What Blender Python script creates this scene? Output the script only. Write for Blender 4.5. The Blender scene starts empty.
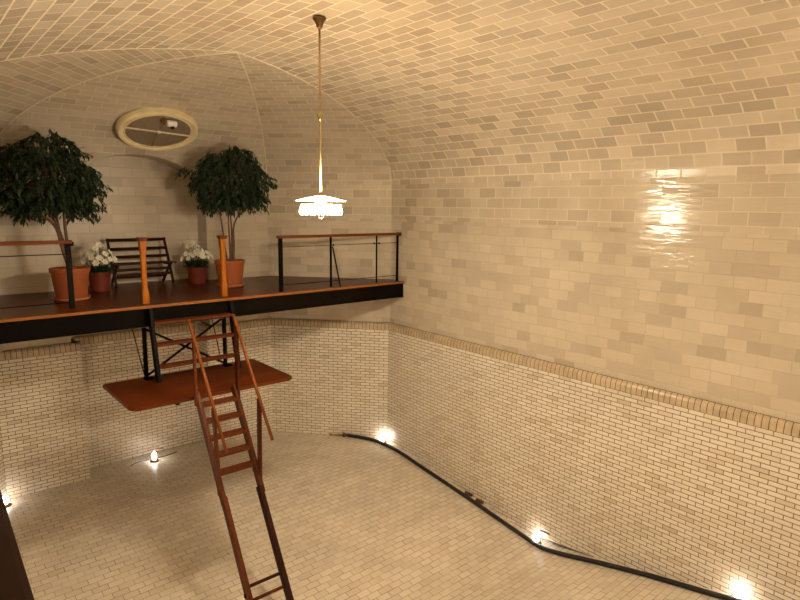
import bpy, bmesh, math, random
from mathutils import Vector, Matrix

random.seed(7)
SC = bpy.context.scene
COL = SC.collection
S = 1.52                      # metres per survey unit; survey origin is the eye point
PI = math.pi


def W(x, y, z):
    """survey units -> metres, pool floor (back) near z = 0"""
    return Vector((x * S, y * S, (z + 3.28) * S))


# ------------------------------------------------------------------ materials
def new_mat(name):
    m = bpy.data.materials.new(name)
    m.use_nodes = True
    nt = m.node_tree
    b = nt.nodes['Principled BSDF']
    return m, nt, b


def N(nt, typ, **kw):
    n = nt.nodes.new(typ)
    for k, v in kw.items():
        if k in n.inputs:
            n.inputs[k].default_value = v
        else:
            setattr(n, k, v)
    return n


def ramp(nt, stops, interp='LINEAR'):
    r = nt.nodes.new('ShaderNodeValToRGB')
    r.color_ramp.interpolation = interp
    els = r.color_ramp.elements
    while len(els) < len(stops):
        els.new(0.5)
    for e, (p, c) in zip(els, stops):
        e.position = p
        e.color = (c[0], c[1], c[2], 1)
    return r


def tile_mat(name, w, h, mortar, stops, mcol, rough, bump=0.25, wav=0.12, offset=0.5, squash=1.0, sqf=2, smooth=0.1,
             blotch=0.12, joint_fade=0.0, spec=0.5, wobble=0.0):
    m, nt, b = new_mat(name)
    L = nt.links
    uv = N(nt, 'ShaderNodeUVMap')
    src = uv.outputs['UV']
    if wobble:
        nz0 = N(nt, 'ShaderNodeTexNoise', Scale=1.3, Detail=1.0)
        L.new(src, nz0.inputs['Vector'])
        sub = N(nt, 'ShaderNodeVectorMath', operation='SUBTRACT')
        L.new(nz0.outputs['Color'], sub.inputs[0]); sub.inputs[1].default_value = (.5, .5, .5)
        scl = N(nt, 'ShaderNodeVectorMath', operation='SCALE'); scl.inputs['Scale'].default_value = wobble
        L.new(sub.outputs[0], scl.inputs[0])
        add = N(nt, 'ShaderNodeVectorMath', operation='ADD')
        L.new(src, add.inputs[0]); L.new(scl.outputs[0], add.inputs[1])
        src = add.outputs[0]
    br = N(nt, 'ShaderNodeTexBrick')
    br.offset = offset; br.squash = squash; br.squash_frequency = sqf
    br.inputs['Scale'].default_value = 1.0
    br.inputs['Brick Width'].default_value = w
    br.inputs['Row Height'].default_value = h
    br.inputs['Mortar Size'].default_value = mortar
    br.inputs['Mortar Smooth'].default_value = smooth
    br.inputs['Color1'].default_value = (0, 0, 0, 1)
    br.inputs['Color2'].default_value = (1, 1, 1, 1)
    br.inputs['Mortar'].default_value = (.5, .5, .5, 1)
    L.new(src, br.inputs['Vector'])
    rp = ramp(nt, stops)
    L.new(br.outputs['Color'], rp.inputs['Fac'])
    nz = N(nt, 'ShaderNodeTexNoise', Scale=1.1, Detail=4.0, Roughness=0.6)
    L.new(uv.outputs['UV'], nz.inputs['Vector'])
    mp = N(nt, 'ShaderNodeMapRange')
    mp.inputs['From Min'].default_value = .3; mp.inputs['From Max'].default_value = .7
    mp.inputs['To Min'].default_value = 1 - blotch; mp.inputs['To Max'].default_value = 1 + blotch * .4
    L.new(nz.outputs['Fac'], mp.inputs['Value'])
    mul = N(nt, 'ShaderNodeMix', data_type='RGBA', blend_type='MULTIPLY')
    mul.inputs[0].default_value = 1
    L.new(rp.outputs['Color'], mul.inputs[6]); L.new(mp.outputs['Result'], mul.inputs[7])
    mx = N(nt, 'ShaderNodeMix', data_type='RGBA')
    # joints vary in darkness from place to place
    nz3 = N(nt, 'ShaderNodeTexNoise', Scale=3.0, Detail=2.0)
    L.new(uv.outputs['UV'], nz3.inputs['Vector'])
    mp3 = N(nt, 'ShaderNodeMapRange')
    mp3.inputs['From Min'].default_value = .35; mp3.inputs['From Max'].default_value = .65
    mp3.inputs['To Min'].default_value = 1 - joint_fade; mp3.inputs['To Max'].default_value = 1.0
    L.new(nz3.outputs['Fac'], mp3.inputs['Value'])
    mm = N(nt, 'ShaderNodeMath', operation='MULTIPLY')
    L.new(br.outputs['Fac'], mm.inputs[0]); L.new(mp3.outputs['Result'], mm.inputs[1])
    L.new(mm.outputs[0], mx.inputs[0])
    L.new(mul.outputs[2], mx.inputs[6])
    mx.inputs[7].default_value = (*mcol, 1)
    L.new(mx.outputs[2], b.inputs['Base Color'])
    rr = N(nt, 'ShaderNodeMapRange')
    rr.inputs['To Min'].default_value = rough; rr.inputs['To Max'].default_value = .85
    L.new(br.outputs['Fac'], rr.inputs['Value'])
    L.new(rr.outputs['Result'], b.inputs['Roughness'])
    b.inputs['Specular IOR Level'].default_value = spec
    mpg = N(nt, 'ShaderNodeMapping'); mpg.inputs['Scale'].default_value = (2.6, 17, 1)
    L.new(uv.outputs['UV'], mpg.inputs['Vector'])
    nz2 = N(nt, 'ShaderNodeTexNoise', Scale=1.0, Detail=2.5, Roughness=.55)
    cb = N(nt, 'ShaderNodeCombineXYZ'); tl = N(nt, 'ShaderNodeMath', operation='MULTIPLY'); tl.inputs[1].default_value = 7.0
    L.new(br.outputs['Color'], tl.inputs[0]); L.new(tl.outputs[0], cb.inputs[2])
    av = N(nt, 'ShaderNodeVectorMath', operation='ADD')
    L.new(mpg.outputs['Vector'], av.inputs[0]); L.new(cb.outputs[0], av.inputs[1])
    L.new(av.outputs[0], nz2.inputs['Vector'])
    # each tile sits at a slightly different tilt
    h1 = N(nt, 'ShaderNodeMath', operation='MULTIPLY'); h1.inputs[1].default_value = -1.0
    L.new(br.outputs['Fac'], h1.inputs[0])
    bw = N(nt, 'ShaderNodeBump', Strength=1.0, Distance=wav * .006)
    L.new(nz2.outputs['Fac'], bw.inputs['Height'])
    bp = N(nt, 'ShaderNodeBump', Strength=bump, Distance=0.006)
    L.new(h1.outputs[0], bp.inputs['Height'])
    L.new(bw.outputs['Normal'], bp.inputs['Normal'])
    L.new(bp.outputs['Normal'], b.inputs['Normal'])
    return m


def wood_mat(name, c1, c2, rough=.3, scale=(2, 30, 30), coat=0.0, plank=None):
    m, nt, b = new_mat(name)
    b.inputs['Specular IOR Level'].default_value = .10
    L = nt.links
    tc = N(nt, 'ShaderNodeTexCoord')
    mpn = N(nt, 'ShaderNodeMapping')
    mpn.inputs['Scale'].default_value = scale
    L.new(tc.outputs['Object'], mpn.inputs['Vector'])
    nz = N(nt, 'ShaderNodeTexNoise', Scale=1.0, Detail=5.0, Roughness=.6, Distortion=.4)
    L.new(mpn.outputs['Vector'], nz.inputs['Vector'])
    rp = ramp(nt, [(.3, c1), (.7, c2)])
    L.new(nz.outputs['Fac'], rp.inputs['Fac'])
    out = rp.outputs['Color']
    if plank:
        br = N(nt, 'ShaderNodeTexBrick')
        br.offset = .37
        br.inputs['Scale'].default_value = 1
        br.inputs['Brick Width'].default_value = plank[0]
        br.inputs['Row Height'].default_value = plank[1]
        br.inputs['Mortar Size'].default_value = .003
        br.inputs['Color1'].default_value = (.7, .7, .7, 1)
        br.inputs['Color2'].default_value = (1.15, 1.15, 1.15, 1)
        br.inputs['Mortar'].default_value = (.25, .25, .25, 1)
        mp2 = N(nt, 'ShaderNodeMapping')
        if len(plank) > 2:
            mp2.inputs['Rotation'].default_value = (0, 0, PI / 2)
        L.new(tc.outputs['Object'], mp2.inputs['Vector'])
        L.new(mp2.outputs['Vector'], br.inputs['Vector'])
        mul = N(nt, 'ShaderNodeMix', data_type='RGBA', blend_type='MULTIPLY')
        mul.inputs[0].default_value = 1
        L.new(out, mul.inputs[6]); L.new(br.outputs['Color'], mul.inputs[7])
        out = mul.outputs[2]
        bp = N(nt, 'ShaderNodeBump', Strength=.4, Distance=.004)
        inv = N(nt, 'ShaderNodeMath', operation='SUBTRACT'); inv.inputs[0].default_value = 1
        L.new(br.outputs['Fac'], inv.inputs[1])
        L.new(inv.outputs[0], bp.inputs['Height'])
        L.new(bp.outputs['Normal'], b.inputs['Normal'])
    L.new(out, b.inputs['Base Color'])
    b.inputs['Roughness'].default_value = rough
    b.inputs['Coat Weight'].default_value = coat
    b.inputs['Coat Roughness'].default_value = .12
    return m


def plain(name, col, rough=.5, metal=0.0, var=.12, scale=20.0, spec=.5):
    m, nt, b = new_mat(name)
    L = nt.links
    tc = N(nt, 'ShaderNodeTexCoord')
    nz = N(nt, 'ShaderNodeTexNoise', Scale=scale, Detail=3.0)
    L.new(tc.outputs['Object'], nz.inputs['Vector'])
    rp = ramp(nt, [(.3, [c * (1 - var) for c in col]), (.7, [min(1, c * (1 + var)) for c in col])])
    L.new(nz.outputs['Fac'], rp.inputs['Fac'])
    L.new(rp.outputs['Color'], b.inputs['Base Color'])
    b.inputs['Roughness'].default_value = rough
    b.inputs['Metallic'].default_value = metal
    b.inputs['Specular IOR Level'].default_value = spec
    return m


def emit(name, col, strength):
    m, nt, b = new_mat(name)
    b.inputs['Base Color'].default_value = (.9, .9, .9, 1)
    b.inputs['Emission Color'].default_value = (*col, 1)
    b.inputs['Emission Strength'].default_value = strength
    b.inputs['Roughness'].default_value = .2
    return m


CREAM = (.80, .70, .53)
M = {}
M['block'] = tile_mat('glazed_block_wall', .36, .155, .004,
                      [(0, (.50, .43, .325)), (.15, (.58, .505, .39)), (.5, (.64, .565, .44)), (1, (.69, .615, .485))],
                      (.46, .38, .27), .13, bump=.22, wav=1.2, offset=.5, squash=.72, sqf=3, joint_fade=.6, blotch=.10, wobble=.012)
M['alcove'] = tile_mat('alcove_block', .40, .17, .004, [(0, (.50, .43, .325)), (.3, (.57, .495, .38)), (1, (.64, .565, .44))],
                      (.44, .36, .26), .42, bump=.2, wav=.25, offset=.5, squash=.72, sqf=3, joint_fade=.6, blotch=.10, wobble=.012)
M['band'] = tile_mat('spring_course_block', .36, .171, .0065,
                    [(0, (.50, .43, .325)), (.15, (.575, .50, .385)), (.5, (.63, .555, .43)), (1, (.68, .605, .475))],
                    (.76, .67, .52), .13, bump=.22, wav=1.1, offset=.5, joint_fade=.5, blotch=.10, wobble=.01)
M['vault'] = tile_mat('vault_tile', .33, .172, .0105,
                      [(0, (.50, .425, .32)), (.3, (.58, .50, .38)), (.65, (.67, .59, .455)), (1, (.75, .665, .52))],
                      (.80, .71, .56), .20, bump=.26, wav=.9, offset=.5, blotch=.12, joint_fade=.1, smooth=.2, wobble=.012)
M['dome'] = tile_mat('end_vault_tile', .36, .15, .009,
                     [(0, (.50, .43, .33)), (.25, (.57, .495, .385)), (.6, (.63, .555, .435)), (1, (.67, .595, .47))],
                     (.66, .58, .45), .24, bump=.22, wav=.5, offset=.5, blotch=.12, joint_fade=.3, smooth=.2, wobble=.014)
M['brick'] = tile_mat('glazed_pool_brick', .2, .0615, .0054,
                      [(0, (.70, .61, .47)), (.1, (.81, .73, .59)), (.5, (.87, .80, .67)), (1, (.91, .85, .73))],
                      (.17, .10, .045), .2, bump=.3, wav=.45, offset=.5, blotch=.10, joint_fade=.12)
M['floor'] = tile_mat('pool_floor_tile', .2, .108, .0040,
                      [(0, (.73, .64, .52)), (.4, (.79, .71, .585)), (1, (.85, .775, .655))],
                      (.26, .175, .10), .30, bump=.25, wav=.3, offset=.5, blotch=.14, joint_fade=.6, wobble=.008)
M['coping'] = plain('coping_brick', (.58, .46, .30), .3, var=.16, scale=6)
M['ribmortar'] = plain('rib_mortar', (.74, .65, .50), .6, var=.06)
M['mortar'] = plain('dark_mortar', (.12, .07, .035), .9)
M['slab'] = plain('ledge_slab', (.74, .65, .49), .35, var=.08, scale=4)
M['deck'] = wood_mat('polished_deck_wood', (.066, .014, .004), (.105, .022, .006), .28, (3, 30, 30), plank=(2.4, .083))
M['nosing'] = wood_mat('nosing_wood', (.24, .085, .022), (.34, .13, .036), .4, (2, 40, 40))
M['platform'] = wood_mat('mahogany_board', (.085, .017, .004), (.135, .030, .007), .3, (1.2, 25, 25), plank=(2.0, .21))
M['mahogany'] = wood_mat('mahogany', (.080, .019, .006), (.135, .034, .010), .4, (20, 20, 3))
M['rail'] = wood_mat('rail_wood', (.12, .034, .011), (.19, .056, .017), .4, (2, 40, 40))
M['oak'] = wood_mat('golden_post_wood', (.30, .088, .008), (.42, .135, .014), .4, (30, 30, 3))
M['pole'] = wood_mat('pole_wood', (.14, .042, .010), (.22, .068, .016), .4, (30, 4, 4))
M['steel'] = plain('dark_painted_steel', (.0045, .003, .002), .65, .0, spec=.05)
M['steelgrey'] = plain('grey_painted_steel', (.008, .006, .0045), .6, .0, spec=.08)
M['bench'] = wood_mat('dark_bench_wood', (.026, .007, .004), (.048, .013, .007), .55, (3, 30, 30))
M['terracotta'] = plain('terracotta', (.30, .072, .015), .75, var=.12, scale=5)
M['terra_pale'] = plain('terracotta_saucer', (.42, .15, .06), .6, var=.1, scale=5)
M['terra_dark'] = plain('red_plastic_pot', (.16, .024, .011), .5, var=.12, scale=5)
M['soil'] = plain('soil', (.03, .02, .012), .95, var=.5, scale=40)
M['bark'] = plain('bark', (.13, .065, .035), .8, var=.35, scale=30)
M['leaf'] = plain('ficus_leaf', (.011, .026, .008), .5, var=.55, scale=9, spec=.4)
M['leaf2'] = plain('shrub_leaf', (.015, .045, .013), .5, var=.5, scale=25)
M['petal'] = plain('white_petal', (.82, .80, .70), .6, var=.08, scale=30)
M['stamen'] = plain('yellow_stamen', (.75, .55, .12), .6)
M['brass'] = plain('aged_brass', (.50, .37, .18), .3, 1.0, var=.15, scale=12)
M['brassdark'] = plain('dark_bronze', (.20, .11, .05), .35, 1.0, var=.2, scale=12)
M['hose'] = plain('black_hose_rubber', (.010, .007, .005), .6, var=.2)
M['vent'] = plain('vent_frame_paint', (.74, .63, .38), .4, var=.08, scale=5)
M['grille'] = plain('vent_grille_metal', (.30, .23, .16), .5, .0)
M['white'] = plain('white_plastic', (.85, .85, .83), .35, var=.03)
M['crossbar'] = plain('grille_bar_paint', (.85, .74, .56), .5)
M['darkrail'] = wood_mat('near_rail_wood', (.018, .006, .003), (.03, .010, .005), .5, (30, 3, 30))
M['rust'] = plain('rusty_metal', (.16, .075, .035), .7, .3, var=.35)
M['black'] = plain('black_interior', (.012, .010, .008), .8)
M['bulb'] = emit('pendant_bulb_glow', (1.0, .825, .60), 300.0)
M['poolbulb'] = emit('pool_lamp_glow', (1.0, .95, .88), 380.0)
# opal shade: white translucent glass, with its own glow added to brighten the vault
m, nt, b = new_mat('glowing_opal_glass')
b.inputs['Base Color'].default_value = (.9, .88, .82, 1)
b.inputs['Roughness'].default_value = .25
b.inputs['Transmission Weight'].default_value = 0
tr = N(nt, 'ShaderNodeBsdfTranslucent'); tr.inputs['Color'].default_value = (.92, .88, .8, 1)
mixs = N(nt, 'ShaderNodeMixShader'); mixs.inputs[0].default_value = .75
b.inputs['Emission Color'].default_value = (1, .76, .5, 1); b.inputs['Emission Strength'].default_value = 65
nt.links.new(b.outputs[0], mixs.inputs[1]); nt.links.new(tr.outputs[0], mixs.inputs[2])
nt.links.new(mixs.outputs[0], nt.nodes['Material Output'].inputs['Surface'])
M['opal'] = m
m, nt, b = new_mat('clear_glass')
b.inputs['Base Color'].default_value = (1, 1, 1, 1)
b.inputs['Roughness'].default_value = .02
b.inputs['Transmission Weight'].default_value = 1
b.inputs['IOR'].default_value = 1.2
M['glass'] = m


# ------------------------------------------------------------------ helpers
def link_mesh(name, bm, mat, parent=None, smooth=False):
    me = bpy.data.meshes.new(name)
    bmesh.ops.recalc_face_normals(bm, faces=bm.faces)
    bm.to_mesh(me)
    bm.free()
    mats = mat if isinstance(mat, (list, tuple)) else [mat]
    for mm in mats:
        me.materials.append(mm)
    if smooth:
        for p in me.polygons:
            p.use_smooth = True
    o = bpy.data.objects.new(name, me)
    COL.objects.link(o)
    if parent:
        o.parent = parent
    return o


def thing(name, label, cat, loc=(0, 0, 0), rotz=0.0, group=None):
    o = bpy.data.objects.new(name, None)
    COL.objects.link(o)
    o.empty_display_size = .1
    o.location = loc
    o.rotation_euler = (0, 0, rotz)
    o['label'] = label
    o['category'] = cat
    if group:
        o['group'] = group
    return o


def structure(o, label=None, cat=None):
    o['kind'] = 'structure'
    if label:
        o['label'] = label
    if cat:
        o['category'] = cat
    return o


def box(bm, c, size, rot=None, bevel=0.0):
    c = Vector(c)
    r = bmesh.ops.create_cube(bm, size=1)
    vs = r['verts']
    bmesh.ops.scale(bm, verts=vs, vec=size)
    if bevel:
        es = list({e for v in vs for e in v.link_edges})
        rb = bmesh.ops.bevel(bm, geom=es, offset=bevel, segments=2, affect='EDGES', profile=.7)
        vs = list({v for f in rb['faces'] for v in f.verts} | {v for v in vs if v.is_valid})
        vs = collect(bm, vs)
    if rot is not None:
        bmesh.ops.rotate(bm, verts=vs, cent=(0, 0, 0), matrix=rot)
    bmesh.ops.translate(bm, verts=vs, vec=c)
    return vs


def collect(bm, seed):
    """all verts connected to the seed"""
    seen = set(seed)
    st = list(seed)
    while st:
        v = st.pop()
        for e in v.link_edges:
            w = e.other_vert(v)
            if w not in seen:
                seen.add(w); st.append(w)
    return list(seen)


def frame_from(d, upv=(0, 0, 1)):
    d = Vector(d).normalized()
    u = Vector(upv)
    if abs(d.dot(u)) > .99:
        u = Vector((1, 0, 0))
    s = d.cross(u).normalized()
    t = s.cross(d).normalized()
    return Matrix((s, d, t)).transposed()       # local x=side, y=along, z=up


def bar(bm, a, b, w, h, upv=(0, 0, 1), bevel=0.0):
    """rectangular bar from a to b, w sideways, h in the up direction"""
    a, b = Vector(a), Vector(b)
    R = frame_from(b - a, upv)
    return box(bm, (a + b) / 2, (w, (b - a).length, h), R, bevel)


def tube(bm, pts, radii, seg=10, cap=True):
    pts = [Vector(p) for p in pts]
    if not isinstance(radii, (list, tuple)):
        radii = [radii] * len(pts)
    rings = []
    prev = None
    for i, p in enumerate(pts):
        d = (pts[min(i + 1, len(pts) - 1)] - pts[max(i - 1, 0)]).normalized()
        if prev is None:
            u = Vector((0, 0, 1)) if abs(d.z) < .9 else Vector((1, 0, 0))
            s = d.cross(u).normalized()
        else:
            s = (prev - d * prev.dot(d)).normalized()
        prev = s
        t = d.cross(s)
        rings.append([bm.verts.new(p + (s * math.cos(k * 2 * PI / seg) + t * math.sin(k * 2 * PI / seg)) * radii[i]) for k in range(seg)])
    for a, b in zip(rings, rings[1:]):
        for k in range(seg):
            bm.faces.new((a[k], a[(k + 1) % seg], b[(k + 1) % seg], b[k]))
    if cap:
        bm.faces.new(rings[0][::-1]); bm.faces.new(rings[-1])


def lathe(bm, prof, seg=32, c=(0, 0, 0), close=True):
    """profile list of (r, z); revolve about z"""
    c = Vector(c)
    rings = []
    for r, z in prof:
        if r < 1e-5:
            rings.append([bm.verts.new(c + Vector((0, 0, z)))])
        else:
            rings.append([bm.verts.new(c + Vector((r * math.cos(k * 2 * PI / seg), r * math.sin(k * 2 * PI / seg), z))) for k in range(seg)])
    for a, b in zip(rings, rings[1:]):
        for k in range(seg):
            k2 = (k + 1) % seg
            if len(a) == 1 and len(b) == 1:
                continue
            if len(a) == 1:
                bm.faces.new((a[0], b[k], b[k2]))
            elif len(b) == 1:
                bm.faces.new((a[k], a[k2], b[0]))
            else:
                bm.faces.new((a[k], a[k2], b[k2], b[k]))


def smooth_path(pts, n=6):
    """Catmull-Rom"""
    P = [Vector(p) for p in pts]
    out = []
    for i in range(len(P) - 1):
        p0, p1, p2, p3 = P[max(i - 1, 0)], P[i], P[i + 1], P[min(i + 2, len(P) - 1)]
        for k in range(n):
            t = k / n
            out.append(.5 * ((2 * p1) + (p2 - p0) * t + (2 * p0 - 5 * p1 + 4 * p2 - p3) * t * t + (3 * p1 - p0 - 3 * p2 + p3) * t ** 3))
    out.append(P[-1])
    return out


class Surf:
    """mesh with UVs in metres"""
    def __init__(self):
        self.bm = bmesh.new()
        self.uv = self.bm.loops.layers.uv.new('UVMap')

    def quad(self, pts, uvs):
        vs = [self.bm.verts.new(p) for p in pts]
        f = self.bm.faces.new(vs)
        for l, u in zip(f.loops, uvs):
            l[self.uv].uv = u
        return f

    def wall(self, x0, y0, x1, y1, z0, z1, u0=0.0):
        """vertical panel between two plan points, z may be tuples (at start, at end)"""
        za = z0 if isinstance(z0, tuple) else (z0, z0)
        zb = z1 if isinstance(z1, tuple) else (z1, z1)
        ln = math.hypot(x1 - x0, y1 - y0) * S
        P = [W(x0, y0, za[0]), W(x1, y1, za[1]), W(x1, y1, zb[1]), W(x0, y0, zb[0])]
        self.quad(P, [(u0, P[0].z), (u0 + ln, P[1].z), (u0 + ln, P[2].z), (u0, P[3].z)])
        return u0 + ln

    def done(self, name, mat, weld=True, smooth=False):
        mats = mat if isinstance(mat, (list, tuple)) else [mat]
        if weld:
            bmesh.ops.remove_doubles(self.bm, verts=self.bm.verts, dist=.0005)
        me = bpy.data.meshes.new(name)
        self.bm.to_mesh(me); self.bm.free()
        for mm in mats:
            me.materials.append(mm)
        if smooth:
            for p in me.polygons:
                p.use_smooth = True
        o = bpy.data.objects.new(name, me)
        COL.objects.link(o)
        return o


# ------------------------------------------------------------------ the room (survey units)
XC = 2.45
XU, XUL = 5.154, 2 * 2.45 - 5.154          # upper walls right / left
YF = -3.2                                   # front of the room, behind the eye point
ZS, HV = .27, 1.04                          # springing height, rise of the vault
UR1, UR2 = (XU, 6.25), (4.0, 7.55)          # upper right corner facet
UL1, UL2 = (XUL, 6.25), (.80, 7.55)
LX = 5.10
LR1, LR2 = (5.10, 6.22), (3.985, 7.5)       # lower right corner facet
LL1, LL2 = (-.20, 6.22), (.70, 7.5)
AX0, AX1, AY = 1.46, 3.12, 7.85             # alcove, upper
BX0, BX1, BY = 1.545, 3.05, 7.80             # alcove, lower
ZL = -1.605                                 # top of the ledge
ZB = -1.70                                  # bottom of the bullnose course
YC = 5.12                                   # plan centre of the end vault


def zf(y):
    pts = [(-3.4, -3.05), (1.0, -3.05), (3.35, -3.585), (3.55, -3.61), (3.85, -3.582), (6.0, -3.31), (6.6, -3.28), (8.2, -3.28)]
    for (ya, za), (yb, zb) in zip(pts, pts[1:]):
        if y <= yb:
            t = (y - ya) / (yb - ya)
            return za + t * (zb - za)
    return pts[-1][1]


# floor
sf = Surf()
ys = [YF, 1.0, 2.2, 3.35, 3.55, 3.85, 5.0, 6.0, 6.6, 7.9]
v = 0.0
for ya, yb in zip(ys, ys[1:]):
    P = [W(-.3, ya, zf(ya)), W(5.2, ya, zf(ya)), W(5.2, yb, zf(yb)), W(-.3, yb, zf(yb))]
    v2 = v + (P[3] - P[0]).length
    sf.quad(P, [(P[0].x, v), (P[1].x, v), (P[2].x, v2), (P[3].x, v2)])
    v = v2
floor = structure(sf.done('floor', M['floor']))

# lower pool walls
def low(name, segs):
    s = Surf()
    u = 0
    for (x0, y0, x1, y1) in segs:
        n = 8 if abs(y1 - y0) > 4 else 1
        for k in range(n):
            xa, ya = x0 + (x1 - x0) * k / n, y0 + (y1 - y0) * k / n
            xb, yb = x0 + (x1 - x0) * (k + 1) / n, y0 + (y1 - y0) * (k + 1) / n
            u = s.wall(xa, ya, xb, yb, (zf(ya) - .02, zf(yb) - .02), ZB, u)
    return structure(s.done(name, M['brick']))

low('wall_lower_right', [(LX, YF, *LR1)])
low('wall_lower_corner_right', [(*LR1, *LR2)])
low('wall_lower_back', [(*LR2, BX1, LR2[1]), (BX1, LR2[1], BX1, BY), (BX1, BY, BX0, BY), (BX0, BY, BX0, LL2[1]), (BX0, LL2[1], *LL2)])
low('wall_lower_corner_left', [(*LL2, *LL1)])
low('wall_lower_left', [(*LL1, LL1[0], YF)])
low('wall_lower_front', [(LL1[0], YF, LX, YF)])

# upper walls
def up(name, segs, top=ZS, bottom=ZL):
    s = Surf()
    u = 0
    for (x0, y0, x1, y1) in segs:
        u = s.wall(x0, y0, x1, y1, bottom - .03, top, u)
    return s

ZBAND = -.18
def banded(name, seg):
    q = up('', [seg], top=ZBAND)
    n0 = len(q.bm.faces)
    x0_, y0_, x1_, y1_ = seg
    q.wall(x0_, y0_, x1_, y1_, ZBAND, ZS, .09)
    q.bm.faces.ensure_lookup_table()
    for f in q.bm.faces[n0:]:
        f.material_index = 1
    return structure(q.done(name, [M['block'], M['band']]))
banded('wall_right', (XU, YF, *UR1))
banded('wall_corner_right', (*UR1, *UR2))
s = up('', [(*UL2, *UL1)]); structure(s.done('wall_corner_left', M['block']))
s = up('', [(*UL1, XUL, YF)]); structure(s.done('wall_left', M['block']))

# back wall with the arched alcove
AC = (AX0 + AX1) / 2
AHW = (AX1 - AX0) / 2
AR_RISE = .285
AR_R = (AHW ** 2 + AR_RISE ** 2) / (2 * AR_RISE)


def arch_z(x):
    d = min(abs(x - AC), AHW)
    return ZS + AR_RISE - AR_R + math.sqrt(AR_R ** 2 - d * d)


BF = UR2[1] - YC                            # run of the back vault facet


def dome_y(z):
    k = max(0.0, min(1.0, (z - ZS) / HV))
    return YC + BF * math.sqrt(1 - k * k)


s = up('', [(*UR2, AX1, UR2[1]), (AX1, UR2[1], AX1, AY)])
u0 = 3.0
NA = 28
xs = [AX1 + (AX0 - AX1) * k / NA for k in range(NA + 1)]
for xa, xb in zip(xs, xs[1:]):
    u0 = s.wall(xa, AY, xb, AY, ZL - .03, (arch_z(xa), arch_z(xb)), u0)
u0 = s.wall(AX0, AY, AX0, UR2[1], ZL - .03, ZS, u0)
s.wall(AX0, UR2[1], *UL2, ZL - .03, ZS, u0)
# soffit of the arch
for xa, xb in zip(xs, xs[1:]):
    za, zb = arch_z(xa), arch_z(xb)
    P = [W(xa, dome_y(za), za), W(xb, dome_y(zb), zb), W(xb, AY, zb), W(xa, AY, za)]
    s.quad(P, [(p.x, p.y) for p in P])
structure(s.done('wall_back', M['alcove']))

# front wall behind the eye point, closes the room
s = Surf()
for k in range(24):
    xa = XUL + (XU - XUL) * k / 24
    xb = XUL + (XU - XUL) * (k + 1) / 24
    fz = lambda x: ZS + HV * math.sqrt(max(0, 1 - ((x - XC) / (XU - XC)) ** 2))
    s.wall(xb, YF, xa, YF, ZL - .03, (fz(xb), fz(xa)), -xb * S)
structure(s.done('wall_front', M['block']))

# ceiling: barrel vault closed by a three-sided cloister vault
cl = Surf()
NM = 22
ms = [math.cos(PI / 2 * k / NM) for k in range(NM + 1)]       # 1 .. 0
hz = lambda m_: ZS + HV * math.sqrt(max(0.0, 1 - m_ * m_))
A = XU - XC


def arc(run):
    """arc length along the profile at each m"""
    out = [0.0]
    for a_, b_ in zip(ms, ms[1:]):
        out.append(out[-1] + S * math.hypot(run * (a_ - b_), hz(b_) - hz(a_)))
    return out


V0 = (ZS + 3.28) * S
arcB = arc(A); arcF = arc(BF)
for side in (1, -1):
    seamdy = UR1[1] - YC
    cr = (UR2[0] - XC, UR2[1] - YC) if side == 1 else (UL2[0] - XC, UL2[1] - YC)
    for i in range(NM):
        m0, m1 = ms[i], ms[i + 1]
        v0, v1 = arcB[i], arcB[i + 1]
        # barrel
        ya0, ya1 = YC + seamdy * m0, YC + seamdy * m1
        xa0, xa1 = XC + side * A * m0, XC + side * A * m1
        q = [W(xa0, YF, hz(m0)), W(xa0, ya0, hz(m0)), W(xa1, ya1, hz(m1)), W(xa1, YF, hz(m1))]
        uvq = [(YF * S, V0 + v0), (ya0 * S, V0 + v0), (ya1 * S, V0 + v1), (YF * S, V0 + v1)]
        cl.quad(q, uvq)
        # corner facet
        c0 = (XC + cr[0] * m0, YC + cr[1] * m0); c1 = (XC + cr[0] * m1, YC + cr[1] * m1)
        dirx, diry = (-.707 * side, .707)
        pu = lambda p: ((p[0] - XC) * dirx + (p[1] - YC) * diry) * S
        q = [W(xa0, ya0, hz(m0)), W(*c0, hz(m0)), W(*c1, hz(m1)), W(xa1, ya1, hz(m1))]
        uvq = [(pu((xa0, ya0)), V0 + v0), (pu(c0), V0 + v0), (pu(c1), V0 + v1), (pu((xa1, ya1)), V0 + v1)]
        if m1 < 1e-6:
            q = q[:3]; uvq = uvq[:3]
        cl.quad(q, [(a_ + 3.1 * side, b_ + .07) for a_, b_ in uvq]).material_index = 1
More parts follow.
